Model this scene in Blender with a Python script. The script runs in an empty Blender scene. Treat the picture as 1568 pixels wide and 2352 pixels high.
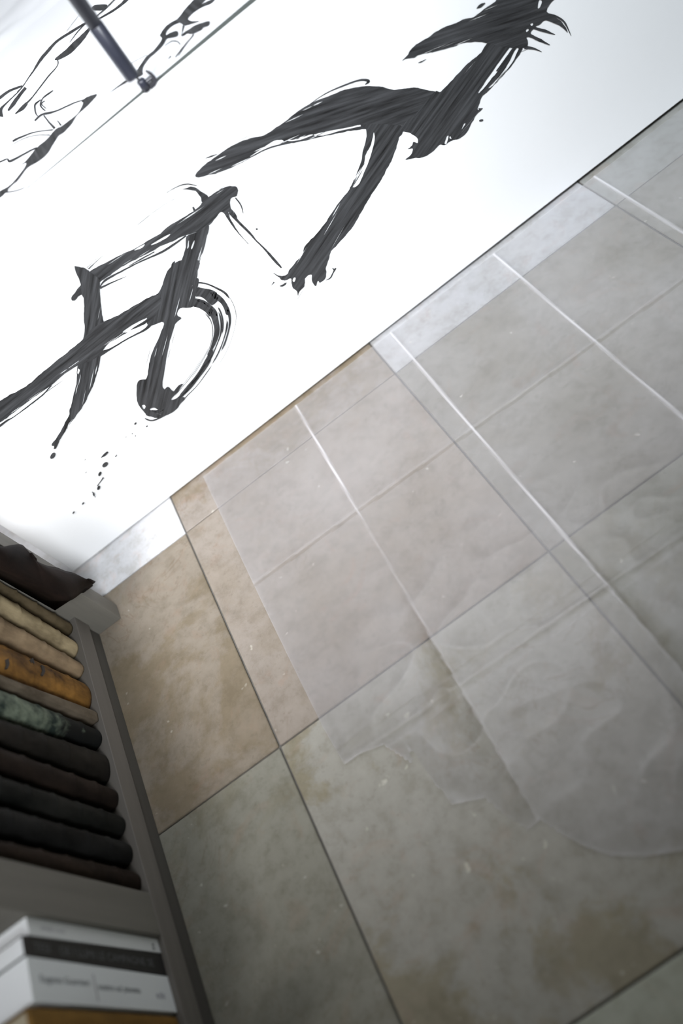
import bpy, bmesh, math, random
from mathutils import Vector, Matrix, noise

random.seed(7)
SC = bpy.context.scene
COL = SC.collection

# ------------------------------------------------------------------ camera
CAM_H = 0.965                      # camera height above the floor (m); floor tiles are 0.45 m
FPX, CX, CY = 1896.0, 784.0, 1176.0
def _unit(v): return v.normalized()
_d3 = _unit(Vector((-395 - CX, -650 - CY, FPX)))
_d2 = -_unit(Vector((-17980 - CX, 15261 - CY, FPX)))
_d2 = _unit(_d2 - _d3 * _d2.dot(_d3))
_dz = _d2.cross(_d3)
if _dz.z > 0: _dz = -_dz
AX = (_d2, _d3, _dz)               # world x, y, z seen in camera axes (right, down, forward)
CAM = Vector((0, 0, CAM_H))
right = Vector((AX[0].x, AX[1].x, AX[2].x))
down = Vector((AX[0].y, AX[1].y, AX[2].y))
fwd = Vector((AX[0].z, AX[1].z, AX[2].z))
cam = bpy.data.cameras.new('camera'); cam_o = bpy.data.objects.new('camera', cam); COL.objects.link(cam_o)
M = Matrix.Identity(4)
for i in range(3):
    M[i][0] = right[i]; M[i][1] = -down[i]; M[i][2] = -fwd[i]; M[i][3] = CAM[i]
cam_o.matrix_world = M
cam.sensor_fit = 'VERTICAL'; cam.sensor_height = 36.0; cam.sensor_width = 24.0
cam.lens = FPX / 2352 * 36.0
cam.clip_start = 0.02; cam.clip_end = 50
cam.dof.use_dof = True; cam.dof.focus_distance = 1.25; cam.dof.aperture_fstop = 1.6
SC.camera = cam_o
def ray(x, y):
    v = Vector((x - CX, y - CY, FPX))
    return Vector((AX[0].dot(v), AX[1].dot(v), AX[2].dot(v)))
def on_z(p, z=0.0):
    r = ray(*p); return CAM + r * ((z - CAM_H) / r.z)
def on_y(p, Y):
    r = ray(*p); return CAM + r * (Y / r.y)
def on_x(p, X):
    r = ray(*p); return CAM + r * (X / r.x)

# ------------------------------------------------------------------ world, lamps, exposure
SC.view_settings.view_transform = 'Standard'; SC.view_settings.look = 'None'
SC.view_settings.gamma = 1.0; SC.view_settings.use_curve_mapping = False
SC.view_settings.exposure = 0.0
SC.cycles.use_denoising = True
w = bpy.data.worlds.new('room_light'); SC.world = w; w.use_nodes = True
w.node_tree.nodes['Background'].inputs[0].default_value = (0.96, 1.0, 0.9, 1)
w.node_tree.nodes['Background'].inputs[1].default_value = 0.095
def spot(name, loc, target, power, size, blend, radius, col):
    l = bpy.data.lights.new(name, 'SPOT'); l.energy = power; l.spot_size = math.radians(size); l.spot_blend = blend
    l.shadow_soft_size = radius; l.color = col
    o = bpy.data.objects.new(name, l); COL.objects.link(o); o.location = loc
    o.rotation_euler = (Vector(target) - Vector(loc)).to_track_quat('-Z', 'Y').to_euler()
    o['kind'] = 'helper'
    return o
def area(name, loc, target, power, sx, sy, col):
    l = bpy.data.lights.new(name, 'AREA'); l.shape = 'RECTANGLE'; l.size = sx; l.size_y = sy; l.energy = power; l.color = col
    o = bpy.data.objects.new(name, l); COL.objects.link(o); o.location = loc
    o.rotation_euler = (Vector(target) - Vector(loc)).to_track_quat('-Z', 'Y').to_euler()
    o['kind'] = 'helper'
    return o
spot('unseen_spot', (-0.95, 0.05, 2.0), (-0.15, 1.12, 0.24), 250, 50, 1.0, 0.35, (1.0, 0.985, 0.985))  # unseen spot added to light the board and the floor before it
spot('unseen_spot', (0.35, 0.0, 2.1), (0.70, 1.12, 0.34), 185, 46, 1.0, 0.35, (0.84, 0.93, 1.0))  # second unseen spot, added for the right part of the board
spot('unseen_spot', (0.18, -0.75, 1.55), (-0.25, 1.12, 0.35), 250, 39, 1.0, 0.30, (0.93, 0.97, 1.0))  # frontal fill from behind the camera, added to brighten the board
area('overhead_fill', (0.1, 1.75, 2.3), (0.1, 1.6, 0.0), 11, 1.2, 0.8, (0.93, 0.96, 1.0))  # unseen area light added above the bench to light its top

# ------------------------------------------------------------------ material helpers
def mat(name):
    m = bpy.data.materials.new(name); m.use_nodes = True
    nt = m.node_tree; return m, nt, nt.nodes, nt.links, nt.nodes['Principled BSDF']
def nd(nt, t, **kw):
    n = nt.nodes.new(t)
    for k, v in kw.items(): setattr(n, k, v)
    return n
def ramp(nt, fac, stops):
    r = nt.nodes.new('ShaderNodeValToRGB')
    e = r.color_ramp.elements
    e[0].position, e[0].color = stops[0][0], (*stops[0][1], 1)
    e[1].position, e[1].color = stops[-1][0], (*stops[-1][1], 1)
    for p, c in stops[1:-1]:
        q = e.new(p); q.color = (*c, 1)
    nt.links.new(fac, r.inputs[0]); return r.outputs[0]
def mixc(nt, fac, a, b, mode='MIX'):
    m = nt.nodes.new('ShaderNodeMix'); m.data_type = 'RGBA'; m.blend_type = mode
    for s, v in ((m.inputs[0], fac), (m.inputs[6], a), (m.inputs[7], b)):
        if hasattr(v, 'is_output'): nt.links.new(v, s)
        else: s.default_value = v if isinstance(v, float) else (*v, 1)
    return m.outputs[2]
def math_n(nt, op, a, b=0.0):
    m = nt.nodes.new('ShaderNodeMath'); m.operation = op
    for s, v in ((m.inputs[0], a), (m.inputs[1], b)):
        if hasattr(v, 'is_output'): nt.links.new(v, s)
        else: s.default_value = v
    return m.outputs[0]
def noise_n(nt, vec, scale, detail=4.0, rough=0.55, dist=0.0):
    n = nt.nodes.new('ShaderNodeTexNoise'); n.inputs['Scale'].default_value = scale
    n.inputs['Detail'].default_value = detail; n.inputs['Roughness'].default_value = rough
    n.inputs['Distortion'].default_value = dist
    if vec is not None: nt.links.new(vec, n.inputs['Vector'])
    return n.outputs['Fac']
def bump(nt, p, h, strength, dist):
    b = nt.nodes.new('ShaderNodeBump'); b.inputs['Strength'].default_value = strength; b.inputs['Distance'].default_value = dist
    nt.links.new(h, b.inputs['Height']); nt.links.new(b.outputs[0], p.inputs['Normal'])
def simple(name, col, rough=0.6, var=0.15, scale=30.0, stretch=(1, 1, 1), bmp=0.0, spec=0.4, col2=None):
    m, nt, n, l, p = mat(name)
    tc = nd(nt, 'ShaderNodeTexCoord'); mp = nd(nt, 'ShaderNodeMapping'); mp.inputs['Scale'].default_value = stretch
    oi = nd(nt, 'ShaderNodeObjectInfo')
    ad = nd(nt, 'ShaderNodeVectorMath', operation='ADD'); sc = nd(nt, 'ShaderNodeVectorMath', operation='SCALE')
    sc.inputs[0].default_value = (17, 31, 23); l.new(oi.outputs['Random'], sc.inputs['Scale'])
    l.new(tc.outputs['Object'], mp.inputs[0]); l.new(mp.outputs[0], ad.inputs[0]); l.new(sc.outputs[0], ad.inputs[1])
    f = noise_n(nt, ad.outputs[0], scale, 6, 0.6)
    a = tuple(c * (1 - var) for c in col); b = col2 or tuple(min(1, c * (1 + var)) for c in col)
    l.new(ramp(nt, f, [(0.32, a), (0.68, b)]), p.inputs['Base Color'])
    p.inputs['Roughness'].default_value = rough; p.inputs['Specular IOR Level'].default_value = spec
    if bmp: bump(nt, p, f, bmp, 0.002)
    return m

def stone_material():
    m, nt, n, l, p = mat('limestone')
    tc = nd(nt, 'ShaderNodeTexCoord'); oi = nd(nt, 'ShaderNodeObjectInfo')
    sc = nd(nt, 'ShaderNodeVectorMath', operation='SCALE'); sc.inputs[0].default_value = (41, 67, 53)
    l.new(oi.outputs['Random'], sc.inputs['Scale'])
    ad = nd(nt, 'ShaderNodeVectorMath', operation='ADD'); l.new(tc.outputs['Object'], ad.inputs[0]); l.new(sc.outputs[0], ad.inputs[1])
    v = ad.outputs[0]
    base = oi.outputs['Color']; stain = oi.outputs['Alpha']
    big = noise_n(nt, v, 4.6, 9, 0.66, 0.35)
    c = mixc(nt, math_n(nt, 'MULTIPLY', ramp(nt, big, [(0.49, (0, 0, 0)), (0.555, (1, 1, 1))]), stain), base,
             mixc(nt, 1.0, base, (0.74, 0.68, 0.53), 'MULTIPLY'))
    grey = noise_n(nt, v, 9.0, 4, 0.5, 1.2)
    c = mixc(nt, math_n(nt, 'MULTIPLY', ramp(nt, grey, [(0.5, (0, 0, 0)), (0.66, (1, 1, 1))]), 0.35), c,
             mixc(nt, 1.0, base, (1.12, 1.13, 1.17), 'MULTIPLY'))
    pink = noise_n(nt, v, 13.0, 5, 0.65, 1.6)
    c = mixc(nt, math_n(nt, 'MULTIPLY', ramp(nt, pink, [(0.56, (0, 0, 0)), (0.72, (1, 1, 1))]), 0.4), c,
             mixc(nt, 1.0, base, (1.02, 0.80, 0.70), 'MULTIPLY'))
    fine = noise_n(nt, v, 38.0, 7, 0.68)
    c = mixc(nt, 0.75, c, mixc(nt, 1.0, c, ramp(nt, fine, [(0.36, (0.80, 0.785, 0.745)), (0.5, (1.0, 1.0, 1.0)), (0.66, (1.12, 1.12, 1.13))]), 'MULTIPLY'))
    # thin brown veins and fossil outlines
    vn = noise_n(nt, v, 7.5, 4, 0.6, 2.4)
    d = math_n(nt, 'ABSOLUTE', math_n(nt, 'SUBTRACT', vn, 0.53))
    vein = ramp(nt, d, [(0.0, (1, 1, 1)), (0.016, (0, 0, 0))])
    patch = ramp(nt, noise_n(nt, v, 4.0, 2, 0.5), [(0.5, (0, 0, 0)), (0.62, (1, 1, 1))])
    vf = math_n(nt, 'MULTIPLY', math_n(nt, 'MULTIPLY', vein, patch), math_n(nt, 'MULTIPLY', stain, 0.55))
    c = mixc(nt, vf, c, mixc(nt, 1.0, base, (0.62, 0.46, 0.34), 'MULTIPLY'))
    # dark and pale specks
    sp = noise_n(nt, v, 110.0, 3, 0.6)
    c = mixc(nt, ramp(nt, sp, [(0.30, (0.32, 0.32, 0.32)), (0.40, (0, 0, 0))]), c, mixc(nt, 1.0, base, (0.6, 0.58, 0.52), 'MULTIPLY'))
    sp2 = noise_n(nt, v, 55.0, 2, 0.5)
    c = mixc(nt, ramp(nt, sp2, [(0.72, (0, 0, 0)), (0.80, (0.45, 0.45, 0.45))]), c, (0.78, 0.75, 0.66))
    l.new(c, p.inputs['Base Color'])
    l.new(ramp(nt, big, [(0.3, (0.34, 0.34, 0.34)), (0.7, (0.46, 0.46, 0.46))]), p.inputs['Roughness'])
    p.inputs['Specular IOR Level'].default_value = 0.35
    bump(nt, p, sp, 0.12, 0.0015)
    return m

def ink_material(name, ang, lum):
    m, nt, n, l, p = mat(name)
    tc = nd(nt, 'ShaderNodeTexCoord'); mp = nd(nt, 'ShaderNodeMapping')
    mp.inputs['Rotation'].default_value = (0, math.radians(ang), 0); mp.vector_type = 'TEXTURE'
    mp.inputs['Scale'].default_value = (1.0, 1.0, 0.055)
    l.new(tc.outputs['Object'], mp.inputs[0])
    f = noise_n(nt, mp.outputs[0], 10.0, 5, 0.6)
    a = tuple(lum * k for k in (0.28, 0.28, 0.29)); b = tuple(lum * k for k in (2.0, 2.05, 2.2))
    l.new(ramp(nt, f, [(0.3, a), (0.7, b)]), p.inputs['Base Color'])
    p.inputs['Roughness'].default_value = 0.42; p.inputs['Specular IOR Level'].default_value = 0.35
    return m

def film_material():
    m, nt, n, l, p = mat('clear_film'); n.remove(p)
    out = n['Material Output']
    at = nd(nt, 'ShaderNodeAttribute'); at.attribute_name = 'haze_glint'  # milky haze of the film plus painted crease glints
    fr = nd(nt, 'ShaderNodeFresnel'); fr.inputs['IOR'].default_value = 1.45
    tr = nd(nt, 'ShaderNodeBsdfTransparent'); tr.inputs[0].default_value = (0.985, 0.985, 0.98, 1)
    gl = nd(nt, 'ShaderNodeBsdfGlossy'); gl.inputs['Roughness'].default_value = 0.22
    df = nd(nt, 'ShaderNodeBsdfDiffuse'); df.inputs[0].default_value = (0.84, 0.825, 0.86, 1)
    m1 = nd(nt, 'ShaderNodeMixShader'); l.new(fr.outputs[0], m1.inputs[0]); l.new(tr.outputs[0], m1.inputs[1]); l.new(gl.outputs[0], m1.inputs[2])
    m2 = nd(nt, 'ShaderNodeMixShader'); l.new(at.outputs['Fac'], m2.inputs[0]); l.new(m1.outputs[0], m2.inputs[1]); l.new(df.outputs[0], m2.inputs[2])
    l.new(m2.outputs[0], out.inputs['Surface'])
    return m

STONE = stone_material()
GROUT = simple('grout', (0.13, 0.125, 0.115), 0.9, 0.2, 60)
WHITEBOARD = simple('white_board', (0.90, 0.905, 0.92), 0.5, 0.01, 3, spec=0.25)
PAPER = simple('white_paper', (0.87, 0.89, 0.93), 0.7, 0.015, 3, spec=0.2)
DARKTOP = simple('dark_board', (0.075, 0.085, 0.08), 0.6, 0.2, 20)
RODM = simple('gunmetal', (0.035, 0.038, 0.055), 0.32, 0.1, 40, spec=0.6)
RODM2 = simple('gunmetal_pale', (0.06, 0.064, 0.085), 0.34, 0.1, 40, spec=0.6)
STEEL = simple('worn_steel', (0.05, 0.05, 0.06), 0.3, 0.15, 60, spec=0.7)
WOOD = simple('grey_stained_wood', (0.148, 0.140, 0.122), 0.6, 0.16, 26, (1, 1, 0.09), 0.1)
WOODH = simple('grey_stained_wood_long', (0.132, 0.121, 0.108), 0.6, 0.16, 26, (1, 0.06, 1), 0.1)
WOODD = simple('dark_plinth_wood', (0.075, 0.07, 0.062), 0.65, 0.16, 26, (1, 0.06, 1), 0.1)
WALLM = simple('wall_plaster', (0.72, 0.73, 0.74), 0.85, 0.03, 4)
INKS = [ink_material('ink_%d' % a, a, 0.035) for a in range(0, 180, 20)]
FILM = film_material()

# ------------------------------------------------------------------ mesh helpers
def link(name, me, m, parent=None):
    o = bpy.data.objects.new(name, me); COL.objects.link(o)
    if m and not me.materials: me.materials.append(m)
    if parent: o.parent = parent
    return o
def from_bm(name, bm, m, parent=None, smooth=False):
    bmesh.ops.recalc_face_normals(bm, faces=bm.faces)
    me = bpy.data.meshes.new(name); bm.to_mesh(me); bm.free()
    if smooth:
        for f in me.polygons: f.use_smooth = True
    return link(name, me, m, parent)
def box_bm(x0, x1, y0, y1, z0, z1, bev=0.0, seg=2):
    bm = bmesh.new(); bmesh.ops.create_cube(bm, size=1)
    for v in bm.verts:
        v.co = Vector(((x0 + x1) / 2 + v.co.x * (x1 - x0), (y0 + y1) / 2 + v.co.y * (y1 - y0), (z0 + z1) / 2 + v.co.z * (z1 - z0)))
    if bev: bmesh.ops.bevel(bm, geom=bm.edges[:], offset=bev, segments=seg, affect='EDGES', profile=0.5)
    return bm
def box(name, x0, x1, y0, y1, z0, z1, m, parent=None, bev=0.0015):
    return from_bm(name, box_bm(x0, x1, y0, y1, z0, z1, bev), m, parent)
def lathe(name, prof, loc, m, parent=None, seg=32):
    bm = bmesh.new(); rings = []
    for r, z in prof:
        rings.append([bm.verts.new((loc[0] + r * math.cos(2 * math.pi * k / seg), loc[1] + r * math.sin(2 * math.pi * k / seg), loc[2] + z)) for k in range(seg)])
    for a, b in zip(rings, rings[1:]):
        for k in range(seg): bm.faces.new((a[k], a[(k + 1) % seg], b[(k + 1) % seg], b[k]))
    bm.faces.new(rings[0]); bm.faces.new(rings[-1])
    return from_bm(name, bm, m, parent, True)
def thing(name, label, cat, loc=(0, 0, 0), group=None):
    o = bpy.data.objects.new(name, None); COL.objects.link(o); o.location = loc; o.empty_display_size = 0.05
    return tag(o, label, cat, group)
def tag(o, label, cat, group=None):
    o['label'] = label; o['category'] = cat
    if group: o['group'] = group
    return o
def keep(parent):
    """shift the parts of a thing whose Empty stands at its base so that they stay where they were built"""
    for c in parent.children:
        c.location = c.location - parent.location
def catmull(pts, n=6, closed=False):
    out = []; L = len(pts)
    rng = range(L) if closed else range(L - 1)
    for i in rng:
        if closed: p0, p1, p2, p3 = pts[(i - 1) % L], pts[i], pts[(i + 1) % L], pts[(i + 2) % L]
        else: p0, p1, p2, p3 = pts[max(i - 1, 0)], pts[i], pts[i + 1], pts[min(i + 2, L - 1)]
        for k in range(n):
            t = k / n; t2 = t * t; t3 = t2 * t
            out.append(tuple(0.5 * (2 * b + (c - a) * t + (2 * a - 5 * b + 4 * c - d) * t2 + (-a + 3 * b - 3 * c + d) * t3)
                             for a, b, c, d in zip(p0, p1, p2, p3)))
    if not closed: out.append(tuple(pts[-1]))
    return out

# ------------------------------------------------------------------ the setting: floor of limestone tiles
T = 0.45; TX0, TY0 = -0.3503, 1.0232      # one joint crossing
floor = box('floor', -2.2, 2.6, -1.3, 2.6, -0.04, -0.0035, GROUT, None, 0.0); floor['kind'] = 'structure'
floor['label'] = 'pale limestone tile floor with dark joints'
tile_me = None
def tile_color(i, j):
    """stone tint of each tile and, as alpha, how strongly it is stained"""
    r = random.Random(i * 131 + j * 17 + 5)
    k = 0.265 + 0.02 * r.random()
    c = (k, k * 0.955, k * 0.86); st = 0.55
    if j == 0:       # row that runs in under the display bench
        c, st = {-1: ((0.64, 0.64, 0.66), 0.02), 0: ((0.275, 0.24, 0.21), 0.85), 1: ((0.43, 0.43, 0.445), 0.10)}.get(i, ((0.30, 0.30, 0.285), 0.5))
    elif j == -1:
        c, st = {-1: ((0.24, 0.205, 0.163), 0.7), 0: ((0.275, 0.238, 0.203), 0.3), 1: ((0.245, 0.231, 0.205), 0.25)}.get(i, ((0.25, 0.24, 0.215), 0.3))
    elif j == -2:
        c, st = {-1: ((0.235, 0.228, 0.19), 0.5), 0: ((0.315, 0.303, 0.268), 0.9), 1: ((0.265, 0.262, 0.228), 0.6)}.get(i, (c, st))
    elif j <= -3: c, st = (0.38, 0.39, 0.325), 0.6
    return (*c, st)
bm = box_bm(-T / 2 + 0.0013, T / 2 - 0.0013, -T / 2 + 0.0013, T / 2 - 0.0013, -0.009, 0.0, 0.0012, 1)
tile_me = bpy.data.meshes.new('tile'); bm.to_mesh(tile_me); bm.free(); tile_me.materials.append(STONE)
for j in range(-4, 3):
    for i in range(-3, 5):
        o = bpy.data.objects.new('tile', tile_me); COL.objects.link(o); o.parent = floor
        o.location = (TX0 + (i + 0.5) * T, TY0 + (j + 0.5) * T, random.uniform(-0.0003, 0.0))
        o.color = tile_color(i, j)
wb = box('wall_back', -2.2, 2.6, 2.45, 2.6, 0, 2.6, WALLM, None, 0.0); wb['kind'] = 'structure'
wl = box('wall_left', -1.5, -1.35, -1.3, 2.45, 0, 2.6, WALLM, None, 0.0); wl['kind'] = 'structure'

# ------------------------------------------------------------------ display bench
BX0, BX1, BY, BTOP = -0.5745, 1.55, 1.119, 0.555
bench = thing('display_bench', 'low dark-topped display bench behind the white calligraphy board', 'bench', (0.5, 1.6, 0))
box('bench_top', BX0 + 0.004, BX1 - 0.004, BY + 0.003, 2.05, BTOP - 0.024, BTOP, DARKTOP, bench)
box('bench_side', BX0 + 0.012, BX0 + 0.034, BY + 0.03, 2.03, 0.0, BTOP - 0.024, DARKTOP, bench)
box('bench_side', BX1 - 0.034, BX1 - 0.012, BY + 0.03, 2.03, 0.0, BTOP - 0.024, DARKTOP, bench)
box('bench_back', BX0 + 0.034, BX1 - 0.034, 2.01, 2.03, 0.0, BTOP - 0.024, DARKTOP, bench)
box('bench_front', BX0 + 0.034, BX1 - 0.034, BY + 0.03, BY + 0.05, 0.0, BTOP - 0.024, DARKTOP, bench)
keep(bench)

# ------------------------------------------------------------------ ink drawing helpers (traced on the plane of the board or of the sheet)
def Z(ox, oy, size):
    s = size / 1568.0
    return lambda pts: [(ox + p[0] * s, oy + p[1] * s) for p in pts]
class Plane:
    def __init__(self, parent, f, normal, step):
        self.parent, self.f, self.n, self.step, self.k = parent, f, normal, step, 0
    def height(self):
        self.k += 1; return self.n * (0.0003 + self.step * self.k)
def put(plane, rings, m, name, dy=0.8):
    """rings: closed px polygons, filled by the even-odd rule in thin slabs -> one flat ink mesh"""
    off = plane.height() - plane.parent.location; edges = []
    for r in rings:
        for a, b in zip(r, r[1:] + r[:1]):
            if abs(a[1] - b[1]) > 1e-9: edges.append((a, b) if a[1] < b[1] else (b, a))
    y = min(e[0][1] for e in edges); y1 = max(e[1][1] for e in edges); vs, fs = [], []
    h = min(dy, (y1 - y) / 12.0)
    while y < y1:
        t, b, mid = y, min(y + h, y1), y + h / 2; cr = []
        for a, c in edges:
            if a[1] <= mid < c[1]:
                k = (c[0] - a[0]) / (c[1] - a[1]); lo, hi = min(a[0], c[0]), max(a[0], c[0])
                f = lambda yy: min(max(a[0] + k * (yy - a[1]), lo), hi)
                cr.append((a[0] + k * (mid - a[1]), f(t), f(b)))
        cr.sort()
        for p, q in zip(cr[0::2], cr[1::2]):
            n = len(vs)
            vs += [plane.f((p[1], t)) + off, plane.f((q[1], t)) + off, plane.f((q[2], b)) + off, plane.f((p[2], b)) + off]
            nrm = (vs[n + 2] - vs[n]).cross(vs[n + 3] - vs[n + 1])
            fs.append((n, n + 1, n + 2, n + 3) if nrm.dot(plane.n) > 0 else (n + 3, n + 2, n + 1, n))
        y += h
    me = bpy.data.meshes.new(name); me.from_pydata(vs, [], fs); me.update()
    return link(name, me, m, plane.parent)
def rough(pts, amp, seed, n=5):
    c = catmull(pts, n, True); out = []
    for i, p in enumerate(c):
        q = noise.noise_vector(Vector((p[0] * 0.09, p[1] * 0.09, seed))) + 0.6 * noise.noise_vector(Vector((p[0] * 0.3, p[1] * 0.3, seed + 9)))
        out.append((p[0] + amp * q.x, p[1] + amp * q.y))
    return out
def ink(ang): return INKS[int(round(((ang + 37) % 180) / 20.0)) % len(INKS)]
def inside(p, ring):
    c = False
    for a, b in zip(ring, ring[1:] + ring[:1]):
        if (a[1] > p[1]) != (b[1] > p[1]) and p[0] < a[0] + (b[0] - a[0]) * (p[1] - a[1]) / (b[1] - a[1]): c = not c
    return c
def dry_streaks(ring, ang, n, seed):
    """dry-brush slivers along the stroke near its edges: bare paper inside the outline, loose hairs of ink outside it"""
    rnd = random.Random(seed); xs = [p[0] for p in ring]; ys = [p[1] for p in ring]; out = []; tries = 0
    d = (math.cos(math.radians(ang)), math.sin(math.radians(ang))); nn = (-d[1], d[0])
    while len(out) < n and tries < n * 60:
        tries += 1
        c = (rnd.uniform(min(xs), max(xs)), rnd.uniform(min(ys), max(ys))); ln = rnd.uniform(24, 70); w_ = rnd.uniform(0.4, 1.1); sd = rnd.choice((-1, 1)); off = rnd.uniform(5, 12)
        ends = [(c[0] + d[0] * ln * k, c[1] + d[1] * ln * k) for k in (-0.55, -0.25, 0, 0.25, 0.55)]
        ins = [inside(e, ring) for e in ends]
        near = inside((c[0] + nn[0] * sd * off, c[1] + nn[1] * sd * off), ring)
        hole = all(ins) and not near; hair = not any(ins) and near and off < 7.5 and max(ys) > 0
        if hole or hair:
            pr = [(-0.5, 0.0), (-0.3, 0.8), (0.0, 1.0), (0.25, 0.7), (0.5, 0.0), (0.25, -0.5), (0.0, -0.9), (-0.3, -0.6)]
            k = 1.0 if hole else 0.7
            out.append([(c[0] + d[0] * ln * a + nn[0] * w_ * b * k, c[1] + d[1] * ln * a + nn[1] * w_ * b * k) for a, b in pr])
    return out
def poly(plane, outer, ang, holes=(), amp=1.3, name='brush_stroke', n=4, streaks=None):
    ring = rough(outer, amp, 3.3, n)
    if streaks is None:
        span = max(max(p[0] for p in outer) - min(p[0] for p in outer), max(p[1] for p in outer) - min(p[1] for p in outer))
        streaks = int(span / 45) if name == 'brush_stroke' and plane.n.z < 0.5 else 0
    return put(plane, [ring] + [rough(h, amp * 0.6, 7.7, n) for h in holes] + dry_streaks(ring, ang, streaks, int(outer[0][0] * 7 + outer[0][1])), ink(ang), name)
def ribbon_px(pts, widths, n=6, amp=0.6, seed=1.0):
    q = catmull([(p[0], p[1], wd) for p, wd in zip(pts, widths)], n)
    L, R = [], []
    for i, p in enumerate(q):
        a, b = q[max(i - 1, 0)], q[min(i + 1, len(q) - 1)]
        d = Vector((b[0] - a[0], b[1] - a[1])); d = d.normalized() if d.length > 1e-6 else Vector((1, 0))
        nn = Vector((-d.y, d.x)); hw = max(p[2], 0.5) / 2
        j = amp * noise.noise(Vector((p[0] * 0.15, p[1] * 0.15, seed))); j2 = amp * noise.noise(Vector((p[0] * 0.15, p[1] * 0.15, seed + 5)))
        L.append((p[0] + nn.x * (hw + j), p[1] + nn.y * (hw + j))); R.append((p[0] - nn.x * (hw + j2), p[1] - nn.y * (hw + j2)))
    return L, R
def strip_mesh(plane, strips, m, name):
    off = plane.height(); vs, fs = [], []
    for L, R in strips:
        b = len(vs)
        for a, c in zip(L, R): vs += [plane.f(a) + off, plane.f(c) + off]
        for i in range(len(L) - 1):
            q = (b + 2 * i, b + 2 * i + 1, b + 2 * i + 3, b + 2 * i + 2)
            nrm = (vs[q[1]] - vs[q[0]]).cross(vs[q[3]] - vs[q[0]])
            fs.append(q if nrm.dot(plane.n) > 0 else q[::-1])
    me = bpy.data.meshes.new(name); me.from_pydata([v - plane.parent.location for v in vs], [], fs); me.update()
    return link(name, me, m, plane.parent)
def line(plane, pts, widths, ang=0, name='brush_line', amp=0.5):
    return strip_mesh(plane, [ribbon_px(pts, widths, 6, amp)], ink(ang), name)
def bands(plane, left, right, spec, ang, name='brush_stroke', n=8):
    """streaky dry-brush stroke between two traced edges: spec = (u0, u1, t0, t1) strands"""
    m = max(len(left), len(right)); Lc, Rc = catmull(left, n), catmull(right, n)
    N = 90
    def at(c, t):
        f = t * (len(c) - 1); i = min(int(f), len(c) - 2); g = f - i
        return (c[i][0] * (1 - g) + c[i + 1][0] * g, c[i][1] * (1 - g) + c[i + 1][1] * g)
    strips = []
    for s, (u0, u1, t0, t1) in enumerate(spec):
        A, B = [], []
        K = max(6, int(N * (t1 - t0)))
        for k in range(K + 1):
            g = k / K; t = t0 + (t1 - t0) * g
            tp = min(1.0, min(g, 1 - g) * 9 + 0.04)
            a, b = at(Lc, t), at(Rc, t); uc = (u0 + u1) / 2 + 0.012 * noise.noise(Vector((t * 9, s, 2)))
            hw = (u1 - u0) / 2 * tp * (1 + 0.35 * noise.noise(Vector((t * 14, s * 3.1, 8))))
            A.append((a[0] + (b[0] - a[0]) * (uc - hw), a[1] + (b[1] - a[1]) * (uc - hw)))
            B.append((a[0] + (b[0] - a[0]) * (uc + hw), a[1] + (b[1] - a[1]) * (uc + hw)))
        strips.append((A, B))
    return strip_mesh(plane, strips, ink(ang), name)
def drop(plane, c, a, b, ang, name='ink_drop'):
    pts = []
    for k in range(14):
        t = 2 * math.pi * k / 14; x, y = a * math.cos(t), b * math.sin(t); r = math.radians(ang)
        pts.append((c[0] + x * math.cos(r) - y * math.sin(r), c[1] + x * math.sin(r) + y * math.cos(r)))
    return put(plane, [pts], INKS[0], name)

# ------------------------------------------------------------------ the white calligraphy board on the bench front
board = thing('calligraphy_board', 'wide white board with large black brush strokes standing on the tiles', 'artwork', (0.45, BY, 0))
bm = box_bm(BX0, BX1, BY, BY + 0.003, 0.0, BTOP, 0.0008, 2)
for v in bm.verts:          # lower edge rises a little towards the right, off the floor
    if v.co.z < 0.1: v.co.z += 0.0025 + 0.0085 * (v.co.x - BX0) / (0.85 - BX0)
from_bm('board', bm, WHITEBOARD, board)
keep(board)
P = Plane(board, lambda p: on_y(p, BY), Vector((0, -1, 0)), 0.00004)
C1, C2, C3, C4, C5, C6, C7 = Z(920, 0, 400), Z(430, 170, 400), Z(620, 280, 400), Z(150, 390, 400), Z(280, 600, 400), Z(0, 600, 400), Z(80, 900, 320)
# arched stroke
poly(P, C2([(70, 920), (90, 880), (160, 810), (260, 740), (360, 665), (440, 625), (570, 575), (690, 550), (800, 480), (900, 410), (1000, 330), (1150, 245), (1300, 185), (1450, 130), (1568, 115)])
     + [(870, 198), (905, 206), (950, 201), (985, 208), (1010, 222), (1000, 300), (960, 312), (935, 303), (905, 302), (870, 297), (837, 297)]
     + C2([(1500, 505), (1370, 530), (1200, 565), (1030, 605), (900, 630), (760, 665), (640, 715), (520, 780), (430, 825), (280, 890), (170, 915), (100, 935)]), -25,
     holes=[C2([(560, 745), (640, 692), (760, 612), (820, 592), (860, 596), (850, 625), (740, 655), (640, 705)]),
            C2([(905, 596), (960, 590), (1100, 547), (1125, 552), (1010, 592), (930, 604)]),
            C2([(1140, 545), (1250, 517), (1400, 490), (1560, 456), (1568, 468), (1380, 508), (1250, 545), (1170, 556)])])
line(P, [(700, 247), (745, 216), (790, 196), (826, 184), (846, 186), (838, 194)], [1, 2.5, 4, 5, 7, 2], -25)
line(P, C2([(160, 760), (210, 742), (270, 720)]), [1, 4, 1], -25)
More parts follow.
